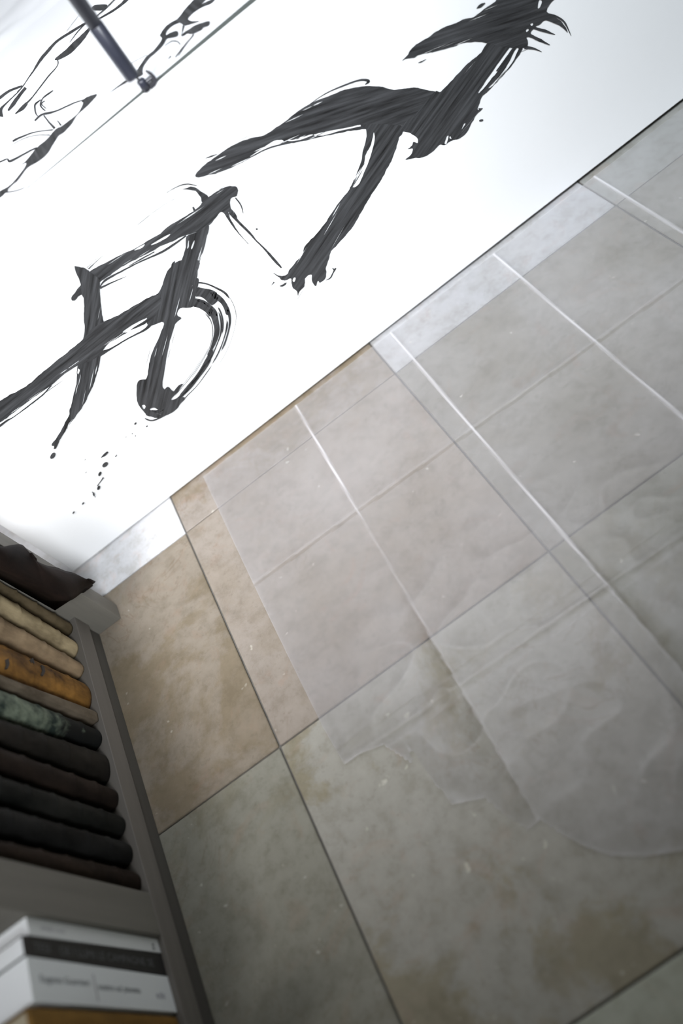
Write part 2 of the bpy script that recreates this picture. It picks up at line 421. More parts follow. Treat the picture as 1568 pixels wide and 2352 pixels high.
# leg below the arch
poly(P, C3([(830, 20), (860, 70), (865, 150), (840, 240), (815, 370), (770, 480), (730, 570), (690, 640), (600, 750), (540, 840), (470, 945), (390, 1035), (310, 1120), (295, 1180), (240, 1250), (180, 1320), (150, 1370), (90, 1390),
            (100, 1420), (140, 1425), (188, 1408), (192, 1450), (205, 1495), (243, 1525), (250, 1565), (262, 1530), (300, 1490), (312, 1450), (322, 1400), (370, 1375), (375, 1430), (410, 1480), (430, 1430), (450, 1445), (500, 1400), (505, 1350), (500, 1310),
            (530, 1240), (535, 1200), (560, 1150), (620, 1090), (690, 1010), (760, 920), (820, 810), (880, 700), (940, 610), (1000, 520), (1050, 420), (1100, 330), (1140, 210), (1160, 140), (1190, 100), (1170, 30)]), -60,
     holes=[C3([(932, 92), (942, 150), (922, 240), (890, 350), (842, 460), (800, 555), (752, 588), (748, 570), (792, 475), (840, 385), (862, 285), (902, 220), (920, 150)]),
            C3([(210, 1402), (228, 1402), (216, 1440), (202, 1428)])])
line(P, C3([(500, 1425), (540, 1405), (565, 1360), (590, 1315)]), [1, 3, 3, 4], -60)
line(P, C3([(560, 1315), (580, 1335)]), [2, 4], -60)
poly(P, C3([(85, 1475), (110, 1462), (145, 1445), (140, 1465), (115, 1480)]), -60, name='ink_drop')
line(P, C3([(10, 1470), (35, 1440)]), [1, 3], -60)
line(P, C3([(30, 1360), (70, 1385), (110, 1400)]), [1, 3, 6], -60)
# thick diagonal
poly(P, C1([(800, 380), (1000, 400), (1095, 425), (1050, 515), (985, 600), (905, 690), (820, 785), (735, 865), (705, 930), (690, 985), (728, 982), (680, 1030), (640, 1100), (600, 1180), (530, 1245), (450, 1265), (390, 1305), (350, 1300), (300, 1350), (210, 1410), (130, 1420), (40, 1435),
            (90, 1390), (110, 1335), (62, 1340), (100, 1312), (112, 1275), (150, 1285), (145, 1240), (100, 1200), (60, 1180), (20, 1120), (150, 1000), (300, 830), (360, 822), (470, 710), (560, 610), (640, 540), (720, 470)]), -50,
     holes=[C1([(695, 838), (740, 762), (860, 590), (978, 428), (1000, 438), (890, 612), (800, 725), (735, 805)]),
            C1([(790, 785), (880, 690), (960, 580), (1032, 442), (1056, 445), (1000, 562), (902, 688), (820, 775)]),
            C1([(392, 1290), (415, 1226), (430, 1226), (412, 1288)]), C1([(438, 1245), (444, 1222), (456, 1250)]),
            C1([(545, 1165), (565, 1115), (580, 1108), (572, 1130)])])
line(P, C1([(860, 640), (950, 520), (1015, 430)]), [3, 4, 5], -50)
line(P, C1([(700, 985), (735, 975)]), [6, 2], -50)
drop(P, C1([(722, 1083)])[0], 5, 2.6, -15)
# upper stroke running out of the frame
poly(P, C1([(10, 550), (60, 490), (100, 430), (180, 370), (250, 330), (320, 280), (390, 240), (480, 210), (560, 175), (650, 155), (700, 120), (770, 65), (850, 10), (900, -60), (1385, -60), (1350, 20), (1310, 90), (1330, 120), (1440, 190), (1500, 290), (1440, 238), (1380, 208), (1300, 182), (1250, 215), (1212, 240),
            (1300, 265), (1390, 310), (1280, 288), (1192, 262), (1172, 308), (1260, 350), (1340, 405), (1240, 372), (1132, 330), (1142, 380), (1130, 425), (1040, 432), (900, 420), (800, 395), (700, 375), (560, 385), (470, 415), (340, 455), (240, 475), (160, 490), (110, 520), (50, 525)]), -22,
     holes=[C1([(1230, 72), (1242, 2), (1265, 10), (1252, 62)]), C1([(1163, 215), (1180, 203), (1188, 218), (1172, 230)]), C1([(1123, 272), (1142, 256), (1150, 270), (1132, 286)])])
line(P, C1([(1110, 425), (1190, 435), (1265, 465)]), [8, 5, 1], -22)
line(P, C1([(1330, 130), (1400, 150), (1470, 200), (1530, 320)]), [6, 5, 4, 1], -22)
line(P, C1([(680, 75), (715, 50), (755, 25)]), [1, 7, 2], -22)
line(P, C1([(155, 565), (190, 550), (225, 530)]), [1, 2.5, 1], -22)
# bar with the round end
poly(P, C4([(50, 1150), (130, 1040), (220, 910), (330, 850), (460, 780), (610, 710), (730, 640), (850, 570), (950, 490), (1090, 410), (1200, 330), (1240, 280), (1290, 240), (1380, 180), (1460, 145), (1530, 145), (1550, 180), (1540, 230), (1490, 250), (1482, 300), (1490, 345), (1535, 400), (1540, 450), (1500, 425), (1462, 380), (1500, 490), (1470, 455), (1408, 375),
            (1350, 430), (1290, 500), (1180, 560), (1080, 585), (960, 640), (850, 690), (760, 740), (680, 780), (580, 830), (480, 890), (380, 960), (310, 1010), (300, 1060), (200, 1110), (130, 1130), (80, 1175)]), -33,
     holes=[C4([(618, 722), (660, 690), (712, 668), (685, 700)]), C4([(768, 672), (850, 620), (942, 573), (905, 612), (810, 662)])])
line(P, C4([(310, 1050), (360, 990), (500, 912), (660, 830), (860, 740), (980, 665), (1085, 590)]), [2, 5, 4, 3, 5, 5, 3], -33)
line(P, C4([(310, 1062), (420, 1010), (550, 955)]), [5, 3, 1], -33)
line(P, C4([(570, 862), (680, 800), (800, 735)]), [1, 3, 2], -33)
line(P, C4([(190, 880), (400, 690), (600, 530), (800, 372), (950, 272), (1050, 250)]), [1.4, .5, .8, 1, .8, .4], -33)
line(P, C4([(205, 890), (290, 810), (350, 755)]), [3, 1.2, .6], -33)
poly(P, C4([(1115, 150), (1170, 160), (1240, 205), (1285, 240), (1232, 292), (1212, 240), (1170, 190), (1090, 172)]), -33)
line(P, C4([(905, 205), (1000, 150), (1090, 125), (1180, 140)]), [1, 2, 3, 2], -33)
line(P, C4([(1050, 172), (1110, 165)]), [1, 5], -33)
line(P, C4([(1145, 330), (1160, 365)]), [4, 6], -33)
line(P, C2([(380, 1240), (440, 1310), (560, 1430), (620, 1500), (690, 1568)]) + C3([(40, 1245), (100, 1310)]), [8, 6, 5, 3, 4, 6, 3], -33)
line(P, C2([(430, 1110), (480, 1180), (500, 1250)]), [3, 3, 1], -33)
line(P, C2([(330, 1230), (400, 1345), (460, 1430), (550, 1530)]), [6, 5, 2, .8], -33)
drop(P, C2([(622, 1392)])[0], 2.4, 2.0, 0)
# down stroke with the loop
poly(P, C4([(1090, 590), (1180, 560), (1290, 490), (1272, 590), (1242, 720), (1210, 800), (1190, 900), (1176, 980), (1100, 1060), (990, 1010), (930, 965), (955, 845), (985, 822), (965, 900), (1020, 870), (1050, 790), (1080, 690)]), -72,
     holes=[C4([(1098, 660), (1110, 630), (1105, 690), (1092, 705)]), C4([(1130, 700), (1150, 640), (1158, 640), (1142, 705)])])
bands(P, C5([(620, 410), (700, 430), (760, 480), (800, 540), (815, 640), (790, 760), (740, 860), (680, 960), (610, 1060), (550, 1130), (490, 1200), (430, 1250), (380, 1290), (330, 1320), (280, 1330), (230, 1320), (200, 1290)]),
      C5([(670, 175), (760, 185), (850, 225), (940, 280), (1000, 370), (1030, 470), (1020, 580), (980, 720), (920, 850), (850, 960), (770, 1070), (680, 1170), (590, 1270), (480, 1340), (370, 1400), (270, 1440), (200, 1420)]),
      [(0.03, 0.30, 0.0, 0.17), (0.26, 0.36, 0.0, 0.22), (0.40, 0.80, 0.0, 0.16), (0.62, 0.80, 0.1, 0.27), (0.05, 0.33, 0.12, 0.40), (0.14, 0.28, 0.33, 0.66), (0.24, 0.36, 0.38, 0.62), (0.30, 0.47, 0.42, 0.86), (0.36, 0.44, 0.2, 0.47),
       (0.44, 0.50, 0.18, 0.33), (0.60, 0.67, 0.28, 0.50), (0.62, 0.68, 0.5, 0.72), (0.70, 0.79, 0.22, 0.45), (0.92, 0.98, 0.0, 0.22), (0.97, 0.985, 0.2, 0.58), (-0.02, 0.02, 0.1, 0.5), (-0.10, -0.06, 0.3, 0.62), (-0.2, -0.17, 0.34, 0.6),
       (0.2, 0.42, 0.6, 0.93), (0.10, 0.62, 0.82, 1.0), (0.86, 0.98, 0.86, 1.0), (0.66, 0.70, 0.7, 0.9)], -60)
poly(P, C5([(520, -10), (690, -10), (665, 130), (690, 165), (660, 300), (640, 400), (520, 420), (498, 480), (530, 510), (480, 560), (440, 680), (410, 800), (390, 920), (370, 1040), (362, 1110), (380, 1150), (410, 1125), (460, 1165), (500, 1115), (545, 1105), (480, 1195), (445, 1240), (560, 1215), (520, 1290), (440, 1365), (330, 1405), (260, 1395),
            (200, 1360), (150, 1290), (130, 1230), (140, 1080), (200, 1060), (225, 1030), (240, 920), (270, 810), (340, 660), (370, 540), (250, 578), (218, 520), (270, 400), (300, 300), (340, 260), (380, 150), (425, 60)]), -75,
     holes=[C5([(250, 1327), (290, 1316), (330, 1336), (372, 1328), (342, 1374), (300, 1364)]), C5([(180, 1297), (195, 1286), (210, 1305), (195, 1326)])])
# left upright
poly(P, C6([(665, 38), (720, 48), (770, 58), (810, 95), (890, 160), (898, 300), (910, 420), (925, 520), (935, 560), (925, 700), (905, 830), (890, 940), (870, 1010), (840, 1100), (800, 1190), (780, 1240), (740, 1300), (715, 1345), (650, 1425), (600, 1505)])
     + C7([(420, 300), (370, 370), (330, 455), (290, 515), (248, 600), (240, 625), (212, 636), (215, 602), (192, 598), (195, 575), (270, 470), (310, 390), (360, 300), (385, 250), (390, 190)])
     + C6([(640, 1290), (665, 1180), (685, 1100), (690, 1020), (697, 940), (740, 720), (762, 600), (750, 520), (755, 420), (750, 330), (735, 300), (722, 200), (690, 120)]), -78,
     holes=[C6([(700, 962), (714, 975), (705, 1010), (696, 1000)])])
# long diagonal
poly(P, C6([(-60, 1285), (0, 1250), (80, 1200), (180, 1150), (280, 1085), (370, 1000), (460, 930), (560, 850), (650, 775), (740, 700), (830, 600), (930, 540), (1060, 480), (1180, 410), (1290, 345), (1390, 300), (1450, 330), (1400, 480), (1320, 545), (1240, 585), (1100, 660), (960, 750), (905, 830), (800, 895), (690, 935), (580, 1010), (460, 1110), (330, 1200), (180, 1310), (80, 1390), (0, 1445), (-60, 1490)]), -35,
     holes=[C6([(1100, 632), (1200, 562), (1308, 508), (1312, 520), (1200, 592), (1150, 632)])])
line(P, C6([(900, 850), (930, 815), (1000, 780), (1150, 690), (1300, 612), (1350, 560)]), [2, 8, 4, 3, 5, 9], -35)
line(P, C6([(-20, 1490), (60, 1430), (130, 1390), (300, 1262), (390, 1190), (460, 1112)]), [5, 4, 2, 3, 3, 3], -35)
# drops
for (x, y, a, b, g) in [(200, 712, 24, 42, 35), (1128, 350, 11, 18, 40), (1257, 380, 8, 14, 40), (1092, 463, 6, 8, 30), (1128, 489, 6, 9, 30), (1022, 500, 4, 8, 30), (788, 812, 24, 40, 50), (728, 915, 16, 30, 25), (715, 1072, 17, 28, 25), (660, 1145, 13, 24, -10),
                        (540, 1247, 10, 18, 35), (433, 1350, 9, 18, 35), (910, 712, 7, 18, 38), (562, 753, 4, 9, 35), (573, 897, 4, 12, 40), (645, 1120, 8, 8, 0), (675, 1172, 6, 8, 0)]:
    s = 320 / 1568
    drop(P, (80 + x * s, 900 + y * s), a * s, b * s, g)
poly(P, C7([(738, 735), (765, 695), (805, 662), (825, 672), (795, 705)]), 0, name='ink_drop', amp=.3)
line(P, C7([(770, 952), (735, 1000), (700, 1050)]), [4.5, 2.4, 3], 0, name='ink_drop')

# ------------------------------------------------------------------ the sheet lying on top of the bench
ZS = BTOP + 0.0022
sheet = thing('calligraphy_sheet', 'white paper sheet with thin black brush figures lying on the bench top', 'paper', (0.45, 1.4, BTOP))
def near_edge(x): return BY + 0.0034 + max(0.0, (x + 0.17)) * 0.038
bm = bmesh.new(); NX, NY = 80, 30; g = []
for i in range(NX + 1):
    x = -0.56 + (1.54 + 0.56) * i / NX; row = []
    for j in range(NY + 1):
        t = j / NY; y0 = near_edge(x); y1 = 1.655 + 0.006 * math.sin(x * 9)
        row.append(bm.verts.new((x - 0.45, y0 + (y1 - y0) * t - 1.4, 0.0012 + 0.0 * t)))
    g.append(row)
for i in range(NX):
    for j in range(NY): bm.faces.new((g[i][j], g[i + 1][j], g[i + 1][j + 1], g[i][j + 1]))
r = bmesh.ops.extrude_face_region(bm, geom=bm.faces[:])
for v in [e for e in r['geom'] if isinstance(e, bmesh.types.BMVert)]: v.co.z -= 0.0008
from_bm('paper', bm, PAPER, sheet)
Q = Plane(sheet, lambda p: on_z(p, BTOP + 0.0013), Vector((0, 0, 1)), 0.00003)
C8, C9, C10 = Z(0, 0, 300), Z(0, 180, 300), Z(300, 0, 300)
def LQ(pts, ws, name='brush_line'): return line(Q, pts, [x * 300 / 1568 for x in ws], 40, name, 0.5)
LQ(C8([(1060, 260), (960, 320), (830, 400), (680, 500), (570, 620), (490, 715), (410, 840), (340, 940), (280, 1030), (210, 1110)]), [16, 26, 28, 26, 34, 34, 18, 9, 9, 14])
LQ(C8([(1080, 340), (990, 450), (900, 540), (820, 620), (700, 700), (660, 720)]), [26, 58, 74, 70, 42, 8])
LQ(C8([(690, 710), (690, 790), (580, 920), (450, 1090), (380, 1180), (310, 1250)]), [14, 8, 14, 12, 14, 20])
LQ(C8([(310, 1055), (240, 1140), (160, 1250), (100, 1330)]), [30, 36, 42, 20])
LQ(C8([(270, 1035), (120, 1090), (0, 1175), (-40, 1200)]), [22, 26, 34, 40])
LQ(C8([(215, 1110), (90, 1230), (15, 1310), (-5, 1400)]), [8, 14, 34, 90])
LQ(C8([(325, 1240), (270, 1300), (185, 1370)]), [30, 44, 8])
LQ(C8([(1020, 290), (920, 400), (840, 510)]), [10, 8, 4])
LQ(C8([(800, 380), (860, 300), (1000, 120)]), [2, 2, 2])
poly(Q, C9([(1165, 195), (1090, 210), (1020, 245), (985, 285), (1000, 300), (980, 350), (930, 430), (820, 520), (740, 580), (690, 600), (640, 650), (560, 740), (450, 830), (310, 1000), (245, 1042), (315, 1022), (300, 1070), (250, 1140), (130, 1280), (0, 1360), (-50, 1420), (0, 1435), (80, 1370), (200, 1250), (330, 1080), (450, 1010), (560, 920), (620, 830), (700, 700), (760, 660), (860, 550), (930, 440), (1010, 370), (1110, 270)]), 50,
     holes=[C9([(100, 1335), (180, 1255), (195, 1250), (120, 1340)])], amp=.6)
LQ(C9([(1005, 262), (900, 295), (800, 340), (690, 390), (590, 420), (500, 440), (420, 512)]), [14, 14, 16, 18, 26, 22, 20])
LQ(C9([(640, 150), (580, 190), (510, 250), (490, 330), (545, 395)]), [8, 16, 12, 18, 12])
LQ(C9([(490, 260), (430, 310), (420, 350), (435, 430), (465, 465)]), [8, 18, 18, 14, 6])
LQ(C9([(540, 275), (500, 310), (560, 370)]), [6, 12, 6])
LQ(C9([(450, 835), (370, 870), (260, 930), (120, 1000), (90, 972), (0, 1008), (-40, 1030)]), [16, 18, 20, 26, 14, 14, 14])
LQ(C9([(640, 622), (420, 650), (230, 720), (155, 760)]), [12, 12, 20, 20])
LQ(C9([(600, 685), (420, 690), (260, 740), (100, 830)]), [12, 6, 4, 2])
LQ(C9([(530, 450), (590, 530), (660, 605)]), [16, 18, 34])
LQ(C9([(690, 510), (735, 570)]), [8, 24])
LQ(C9([(350, 1290), (230, 1345), (80, 1375)]), [4, 10, 14])
LQ(C8([(1310, 1125), (1450, 1025), (1568, 950)]) + C10([(90, 890)]), [3, 14, 28, 50])
poly(Q, C10([(0, 970), (75, 860), (130, 770), (200, 680), (290, 600), (380, 480), (358, 440), (365, 410), (420, 330), (500, 270), (570, 230), (640, 140), (700, 70), (790, -10), (910, -10), (845, 58), (950, 12), (1020, -10), (960, 50), (850, 95), (750, 160), (690, 230), (740, 260), (830, 260), (740, 290), (690, 305), (640, 310), (600, 280), (560, 285), (480, 330), (430, 390), (430, 430), (480, 400), (550, 380), (575, 400), (560, 440), (470, 460), (430, 480), (380, 560), (300, 640), (220, 710), (160, 800), (145, 860), (150, 900), (100, 930)]), 50, amp=.5)
poly(Q, C10([(615, 440), (640, 400), (700, 360), (780, 310), (860, 280), (950, 260), (940, 315), (880, 335), (850, 370), (780, 400), (740, 415), (680, 410), (650, 430)]), 40, amp=.5)
LQ(C10([(760, 420), (690, 510), (610, 620), (580, 690)]), [16, 10, 12, 2])
LQ(C10([(700, 480), (640, 560), (540, 695)]), [3, 8, 16])
LQ(C10([(445, 722), (490, 680)]), [4, 14])
LQ(C10([(415, 555), (500, 500), (570, 510), (600, 545)]), [3, 8, 12, 14])
LQ(C10([(640, 315), (628, 370), (610, 440)]), [26, 12, 6])
LQ(C10([(0, 775), (90, 720), (200, 665)]), [4, 5, 5])
poly(Q, C8([(1100, 112), (1150, 68), (1290, 65), (1250, 120), (1150, 132)]), 20, amp=.4)
LQ(C8([(1175, 242), (1350, 140), (1460, 60), (1530, -10)]), [12, 18, 24, 40])
LQ(C8([(1150, 212), (1280, 100), (1390, -10)]), [8, 10, 8])

# second, crumpled sheet at the back of the bench
crs = thing('crumpled_sheet', 'blank white crumpled paper behind the drawn sheet on the bench', 'paper', (0.45, 1.85, BTOP))
bm = bmesh.new(); NX, NY = 120, 40; g = []
for i in range(NX + 1):
    row = []
    for j in range(NY + 1):
        u, t = i / NX, j / NY
        x = -0.54 + 2.06 * u; y = 1.640 + 0.390 * t
        q = Vector((x * 3.2, y * 4.5, 1.7))
        z = -0.0002 + 0.0006 * min(1, t * 8) + 0.03 * max(0, noise.noise(q) + 0.25) * min(1, t * 4) + 0.012 * abs(noise.noise(q * 2.3)) * min(1, t * 6)
        row.append(bm.verts.new((x - 0.45, y - 1.85, z)))
    g.append(row)
for i in range(NX):
    for j in range(NY): bm.faces.new((g[i][j], g[i + 1][j], g[i + 1][j + 1], g[i][j + 1]))
from_bm('paper', bm, PAPER, crs, True)

# ------------------------------------------------------------------ clamped rod on the bench edge
RX, RY = 0.0340, BY + 0.004
rod = thing('clamped_rod', 'dark metal rod rising from a small clamp on the white board edge', 'rod', (RX, RY, BTOP))
lathe('rod_sleeve', [(0.0088, 0.0225), (0.0092, 0.0232), (0.0092, 0.0905), (0.0088, 0.091)], (0, 0, 0), RODM, rod)
lathe('rod_tube', [(0.0088, 0.091), (0.0088, 1.6), (0.008, 1.601)], (0, 0, 0), RODM2, rod)
lathe('end_cap', [(0.004, 0.0205), (0.0082, 0.0210), (0.0088, 0.0225)], (0, 0, 0), RODM2, rod)
lathe('pin', [(0.0016, 0.0), (0.0016, 0.021)], (0.004, 0.0, 0), STEEL, rod, 12)
lathe('stud', [(0.0056, 0.0), (0.0056, 0.0125), (0.0048, 0.0145), (0.002, 0.0150)], (0.0055, -0.001, 0), RODM, rod, 24)
# hook: a C-shaped bent plate beside the stud
arc = [(0.010, 0.001), (0.016, 0.001), (0.0205, 0.003), (0.0215, 0.008), (0.0205, 0.013), (0.0178, 0.0172)]
wid = [0.004, 0.0042, 0.0045, 0.004, 0.0034, 0.0022]
bm = bmesh.new(); rings = []
for k, (x, z) in enumerate(arc):
    a, b = arc[max(k - 1, 0)], arc[min(k + 1, len(arc) - 1)]
    d = Vector((b[0] - a[0], b[1] - a[1])).normalized(); n_ = Vector((-d.y, d.x)) * wid[k] / 2
    rings.append([bm.verts.new((x + n_.x, -0.005, z + n_.y)), bm.verts.new((x - n_.x, -0.005, z - n_.y)), bm.verts.new((x - n_.x, 0.004, z - n_.y)), bm.verts.new((x + n_.x, 0.004, z + n_.y))])
for a, b in zip(rings, rings[1:]):
    for k in range(4): bm.faces.new((a[k], a[(k + 1) % 4], b[(k + 1) % 4], b[k]))
bm.faces.new(rings[0]); bm.faces.new(rings[-1])
from_bm('hook', bm, STEEL, rod)
box('bridge', 0.009, 0.019, -0.004, 0.003, 0.0062, 0.0098, STEEL, rod, 0.0006)

# ------------------------------------------------------------------ clear film on the floor
bot_px = [(826, 1733), (880, 1712), (925, 1700), (960, 1765), (1001, 1838), (1035, 1850), (1110, 1834), (1150, 1866), (1212, 1908), (1240, 1885), (1290, 1918), (1340, 1946), (1400, 1966), (1480, 1968), (1568, 1955)]
bot = sorted([tuple(on_z(p)[:2]) for p in bot_px])
bot = [(-0.40, bot[0][1])] + bot + [(bot[-1][0] + 0.25, bot[-1][1] - 0.06), (2.0, bot[-1][1] - 0.10)]
def lerp(tab, x):
    for (a, b), (c, d) in zip(tab, tab[1:]):
        if a <= x <= c: return b + (d - b) * (x - a) / max(c - a, 1e-9)
    return tab[-1][1]
# fold creases: (position at far end, position at near end) along y; spacing about 0.22 m
H = CAM_H
yc = [((-0.073 * H, 1.126 * H), (-0.108 * H, 0.319 * H)), ((0.144 * H, 1.1275 * H), (0.128 * H, 0.36 * H)), ((0.373 * H, 1.14 * H), (0.3617 * H, 0.639 * H)), ((0.591 * H, 1.105 * H), (0.5885 * H, 0.916 * H)), ((0.81 * H, 1.1 * H), (0.80 * H, 0.6 * H))]
xc = [((-0.293 * H, 0.869 * H), (0.5266 * H, 0.8403 * H)), ((-0.2585 * H, 0.514 * H), (0.249 * H, 0.499 * H))]
NX, NY = 520, 350
bm = bmesh.new(); lay = bm.verts.layers.float.new('haze_glint'); g = []
for i in range(NX + 1):
    u = i / NX; row = []
    for j in range(NY + 1):
        t = j / NY
        xl = -0.277 - 0.006 * math.sin(t * 3)
        if t < 0.44: xl += 0.025 * (1 - t / 0.44)
        x = xl + (1.25 - xl) * u
        yb = lerp(bot, x); y = 0.12 + (1.110 - 0.12) * t; alive = y > yb - 0.0028
        y = max(y, yb)
        z = 0.0012 + 0.0005 * noise.noise(Vector((x * 9, y * 9, 0)))
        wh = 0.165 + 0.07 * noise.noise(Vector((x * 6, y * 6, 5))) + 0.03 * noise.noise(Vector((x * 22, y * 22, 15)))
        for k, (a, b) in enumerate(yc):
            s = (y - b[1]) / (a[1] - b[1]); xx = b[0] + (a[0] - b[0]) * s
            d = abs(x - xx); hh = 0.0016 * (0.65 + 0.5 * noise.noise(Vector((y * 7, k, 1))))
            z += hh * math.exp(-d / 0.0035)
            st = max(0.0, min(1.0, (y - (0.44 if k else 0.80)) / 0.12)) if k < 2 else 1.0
            wh += 0.46 * math.exp(-(d / 0.0017) ** 2) * st * max(0, 0.75 + 0.6 * noise.noise(Vector((y * 6, k * 3, 2))))  # bright glint along the crease, painted in as white
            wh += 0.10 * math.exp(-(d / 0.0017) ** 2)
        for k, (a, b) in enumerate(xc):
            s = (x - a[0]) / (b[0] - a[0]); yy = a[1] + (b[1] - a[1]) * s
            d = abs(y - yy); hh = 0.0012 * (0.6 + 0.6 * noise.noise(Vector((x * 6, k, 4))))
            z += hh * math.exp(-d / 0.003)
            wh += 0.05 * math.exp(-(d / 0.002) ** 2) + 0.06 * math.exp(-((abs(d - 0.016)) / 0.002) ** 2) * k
        # where the sheet clings to the stone beside a crease it is clear, elsewhere milky
        cl = 0.0
        for k, side, wdt, ylim in ((0, -1, 0.020, 0.66), (1, 1, 0.014, 0.56)):
            a, b = yc[k]; sN = (y - b[1]) / (a[1] - b[1]); dx = (x - (b[0] + (a[0] - b[0]) * sN)) * side
            wv = wdt * (1 + 0.8 * noise.noise(Vector((y * 18, k * 5, 3))))
            if 0.002 < dx < wv * 2: cl = max(cl, min(1, max(0, (ylim - y) / 0.10)) * min(1, (wv * 2 - dx) / wdt))
        for k, (a, b) in enumerate(xc):
            sN = (x - a[0]) / (b[0] - a[0]); dyy = (a[1] + (b[1] - a[1]) * sN) - y
            if 0.003 < dyy < 0.009: cl = max(cl, 0.55)
            if k and -0.020 < dyy < -0.014: cl = max(cl, 0.5)
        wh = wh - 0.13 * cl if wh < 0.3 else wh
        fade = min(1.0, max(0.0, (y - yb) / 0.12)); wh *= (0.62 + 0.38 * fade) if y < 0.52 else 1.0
        # wrinkles, stronger towards the near edge
        q = Vector((x * 13 + y * 7, y * 15 - x * 5, 6)); rg = 1 - abs(noise.noise(q)) * 2.2
        amp = max(0, min(1, (0.72 - y) / 0.3)) * (0.5 + 0.5 * noise.noise(Vector((x * 4, y * 4, 11)))) + 0.06
        z += 0.0022 * amp * max(0, rg) ** 2
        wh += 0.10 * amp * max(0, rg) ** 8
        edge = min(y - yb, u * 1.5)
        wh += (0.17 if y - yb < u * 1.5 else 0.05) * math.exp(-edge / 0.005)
        if not alive:
            row.append(None); continue
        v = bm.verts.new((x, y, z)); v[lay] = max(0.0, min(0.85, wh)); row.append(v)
    g.append(row)
for i in range(NX):
    for j in range(NY):
        q = (g[i][j], g[i + 1][j], g[i + 1][j + 1], g[i][j + 1])
        if None not in q: bm.faces.new(q)
film_me = bpy.data.meshes.new('plastic_sheet'); bm.to_mesh(film_me); bm.free()      # faces wound to look up
for f in film_me.polygons: f.use_smooth = True
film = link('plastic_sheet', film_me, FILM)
tag(film, 'clear plastic sheet with white fold creases spread over the tile floor', 'plastic sheet')

# ------------------------------------------------------------------ bookcase
XF, ZSH = -0.5565, 0.0677
case = thing('bookcase', 'grey wooden bookcase of old books at the left edge', 'bookcase', (-0.68, 0.6, 0))
YE = 0.9525
box('upright', -0.80, -0.515, YE, 0.985, 0.0, 0.335, WOOD, case, 0.001)
box('upright', -0.80, -0.515, 0.205, 0.238, 0.0, 0.335, WOOD, case, 0.001)
box('partition', -0.80, XF - 0.0005, 0.4190, 0.4735, ZSH, 0.335, WOOD, case, 0.001)
box('shelf_board', -0.80, XF, 0.238, YE, 0.033, ZSH, WOODH, case, 0.001)
box('plinth', -0.80, XF - 0.005, 0.238, YE, 0.0, 0.033, WOODD, case, 0.001)
box('back_panel', -0.812, -0.80, 0.205, 0.985, 0.0, 0.335, WOOD, case, 0.001)
keep(case)

def leather(name, c, c2, var_scale=24, rough_=0.6, stretch=(1, 1, 0.5)):
    return simple(name, c, rough_, 0.3, var_scale, stretch, 0.25, 0.10, c2)
PAGES = simple('old_pages', (0.34, 0.30, 0.22), 0.9, 0.2, 200, (1, 40, 0.3))
WPAGES = simple('white_pages', (0.62, 0.64, 0.66), 0.9, 0.06, 200, (1, 40, 0.3))
def old_book(label, yb, yt, zt, h, m, depth=0.19, bulge=0.010, nb=5, xs=XF - 0.006, band=0.0018, worn=0.0012, group='old leather books on the left shelf'):
    """yb, yt: (near, far) sides at the shelf and at height zt; standing upright, spine towards +x"""
    z0 = ZSH
    root = thing('old_book', label, 'book', (xs - depth / 2, (yb[0] + yb[1]) / 2, z0), group)
    def side(z):
        s = (z - z0) / (zt - z0); return yb[0] + (yt[0] - yb[0]) * s, yb[1] + (yt[1] - yb[1]) * s
    bm = bmesh.new(); NZ, NA = 60, 14; rings = []
    sd = random.random() * 50
    for k in range(NZ + 1):
        z = z0 + h * k / NZ; a, b = side(z); ga = 0.0026
        a += ga; b -= ga; hy = (b - a) / 2; cy = (a + b) / 2
        f = (k / NZ) * (nb + 1); fr = abs(f - round(f))
        rb = band * math.exp(-(fr / 0.045) ** 2) if 0 < round(f) < nb + 1 else 0
        end = max(0, 1 - min(k, NZ - k) / 1.5) * 0.0015
        row = [(xs - depth, a), (xs - depth, a + 0.0022), (xs - bulge - 0.004, a + 0.0022)]
        outer = [(xs - depth, a)]
        for q in range(NA + 1):
            th = -math.pi / 2 + math.pi * q / NA
            n1 = worn * noise.noise(Vector((th * 1.4, z * 40, sd)))
            x = xs - bulge + (bulge + rb - end + n1) * math.cos(th) ; y = cy + (hy - 0.0004 + rb * 0.3 - end * 0.5) * math.sin(th)
            outer.append((x, y))
        outer.append((xs - depth, b)); outer.append((xs - depth, b - 0.0022)); outer.append((xs - bulge - 0.001, b - 0.0022)); outer.append((xs - bulge - 0.001, a + 0.0022)); outer.append((xs - depth, a + 0.0022))
        rings.append([bm.verts.new((p[0], p[1], z)) for p in outer])
    n = len(rings[0])
    for r0, r1 in zip(rings, rings[1:]):
        for k in range(n): bm.faces.new((r0[k], r0[(k + 1) % n], r1[(k + 1) % n], r1[k]))
    bm.faces.new(rings[0]); bm.faces.new(rings[-1])
    o = from_bm('cover', bm, m, root, True)
    bm = bmesh.new()
    a0, b0 = side(z0 + 0.003); a1, b1 = side(z0 + h - 0.004); vs = []
    for (a, b, z) in ((a0, b0, z0 + 0.003), (a1, b1, z0 + h - 0.004)):
        for x, y in ((xs - depth + 0.004, a + 0.0038), (xs - bulge - 0.002, a + 0.0038), (xs - bulge - 0.002, b - 0.0038), (xs - depth + 0.004, b - 0.0038)):
            vs.append(bm.verts.new((x, y, z)))
    for f in ((0, 1, 2, 3), (4, 5, 6, 7), (0, 1, 5, 4), (1, 2, 6, 5), (2, 3, 7, 6), (3, 0, 4, 7)): bm.faces.new([vs[i] for i in f])
    from_bm('page_block', bm, PAGES, root)
    keep(root)
    return root
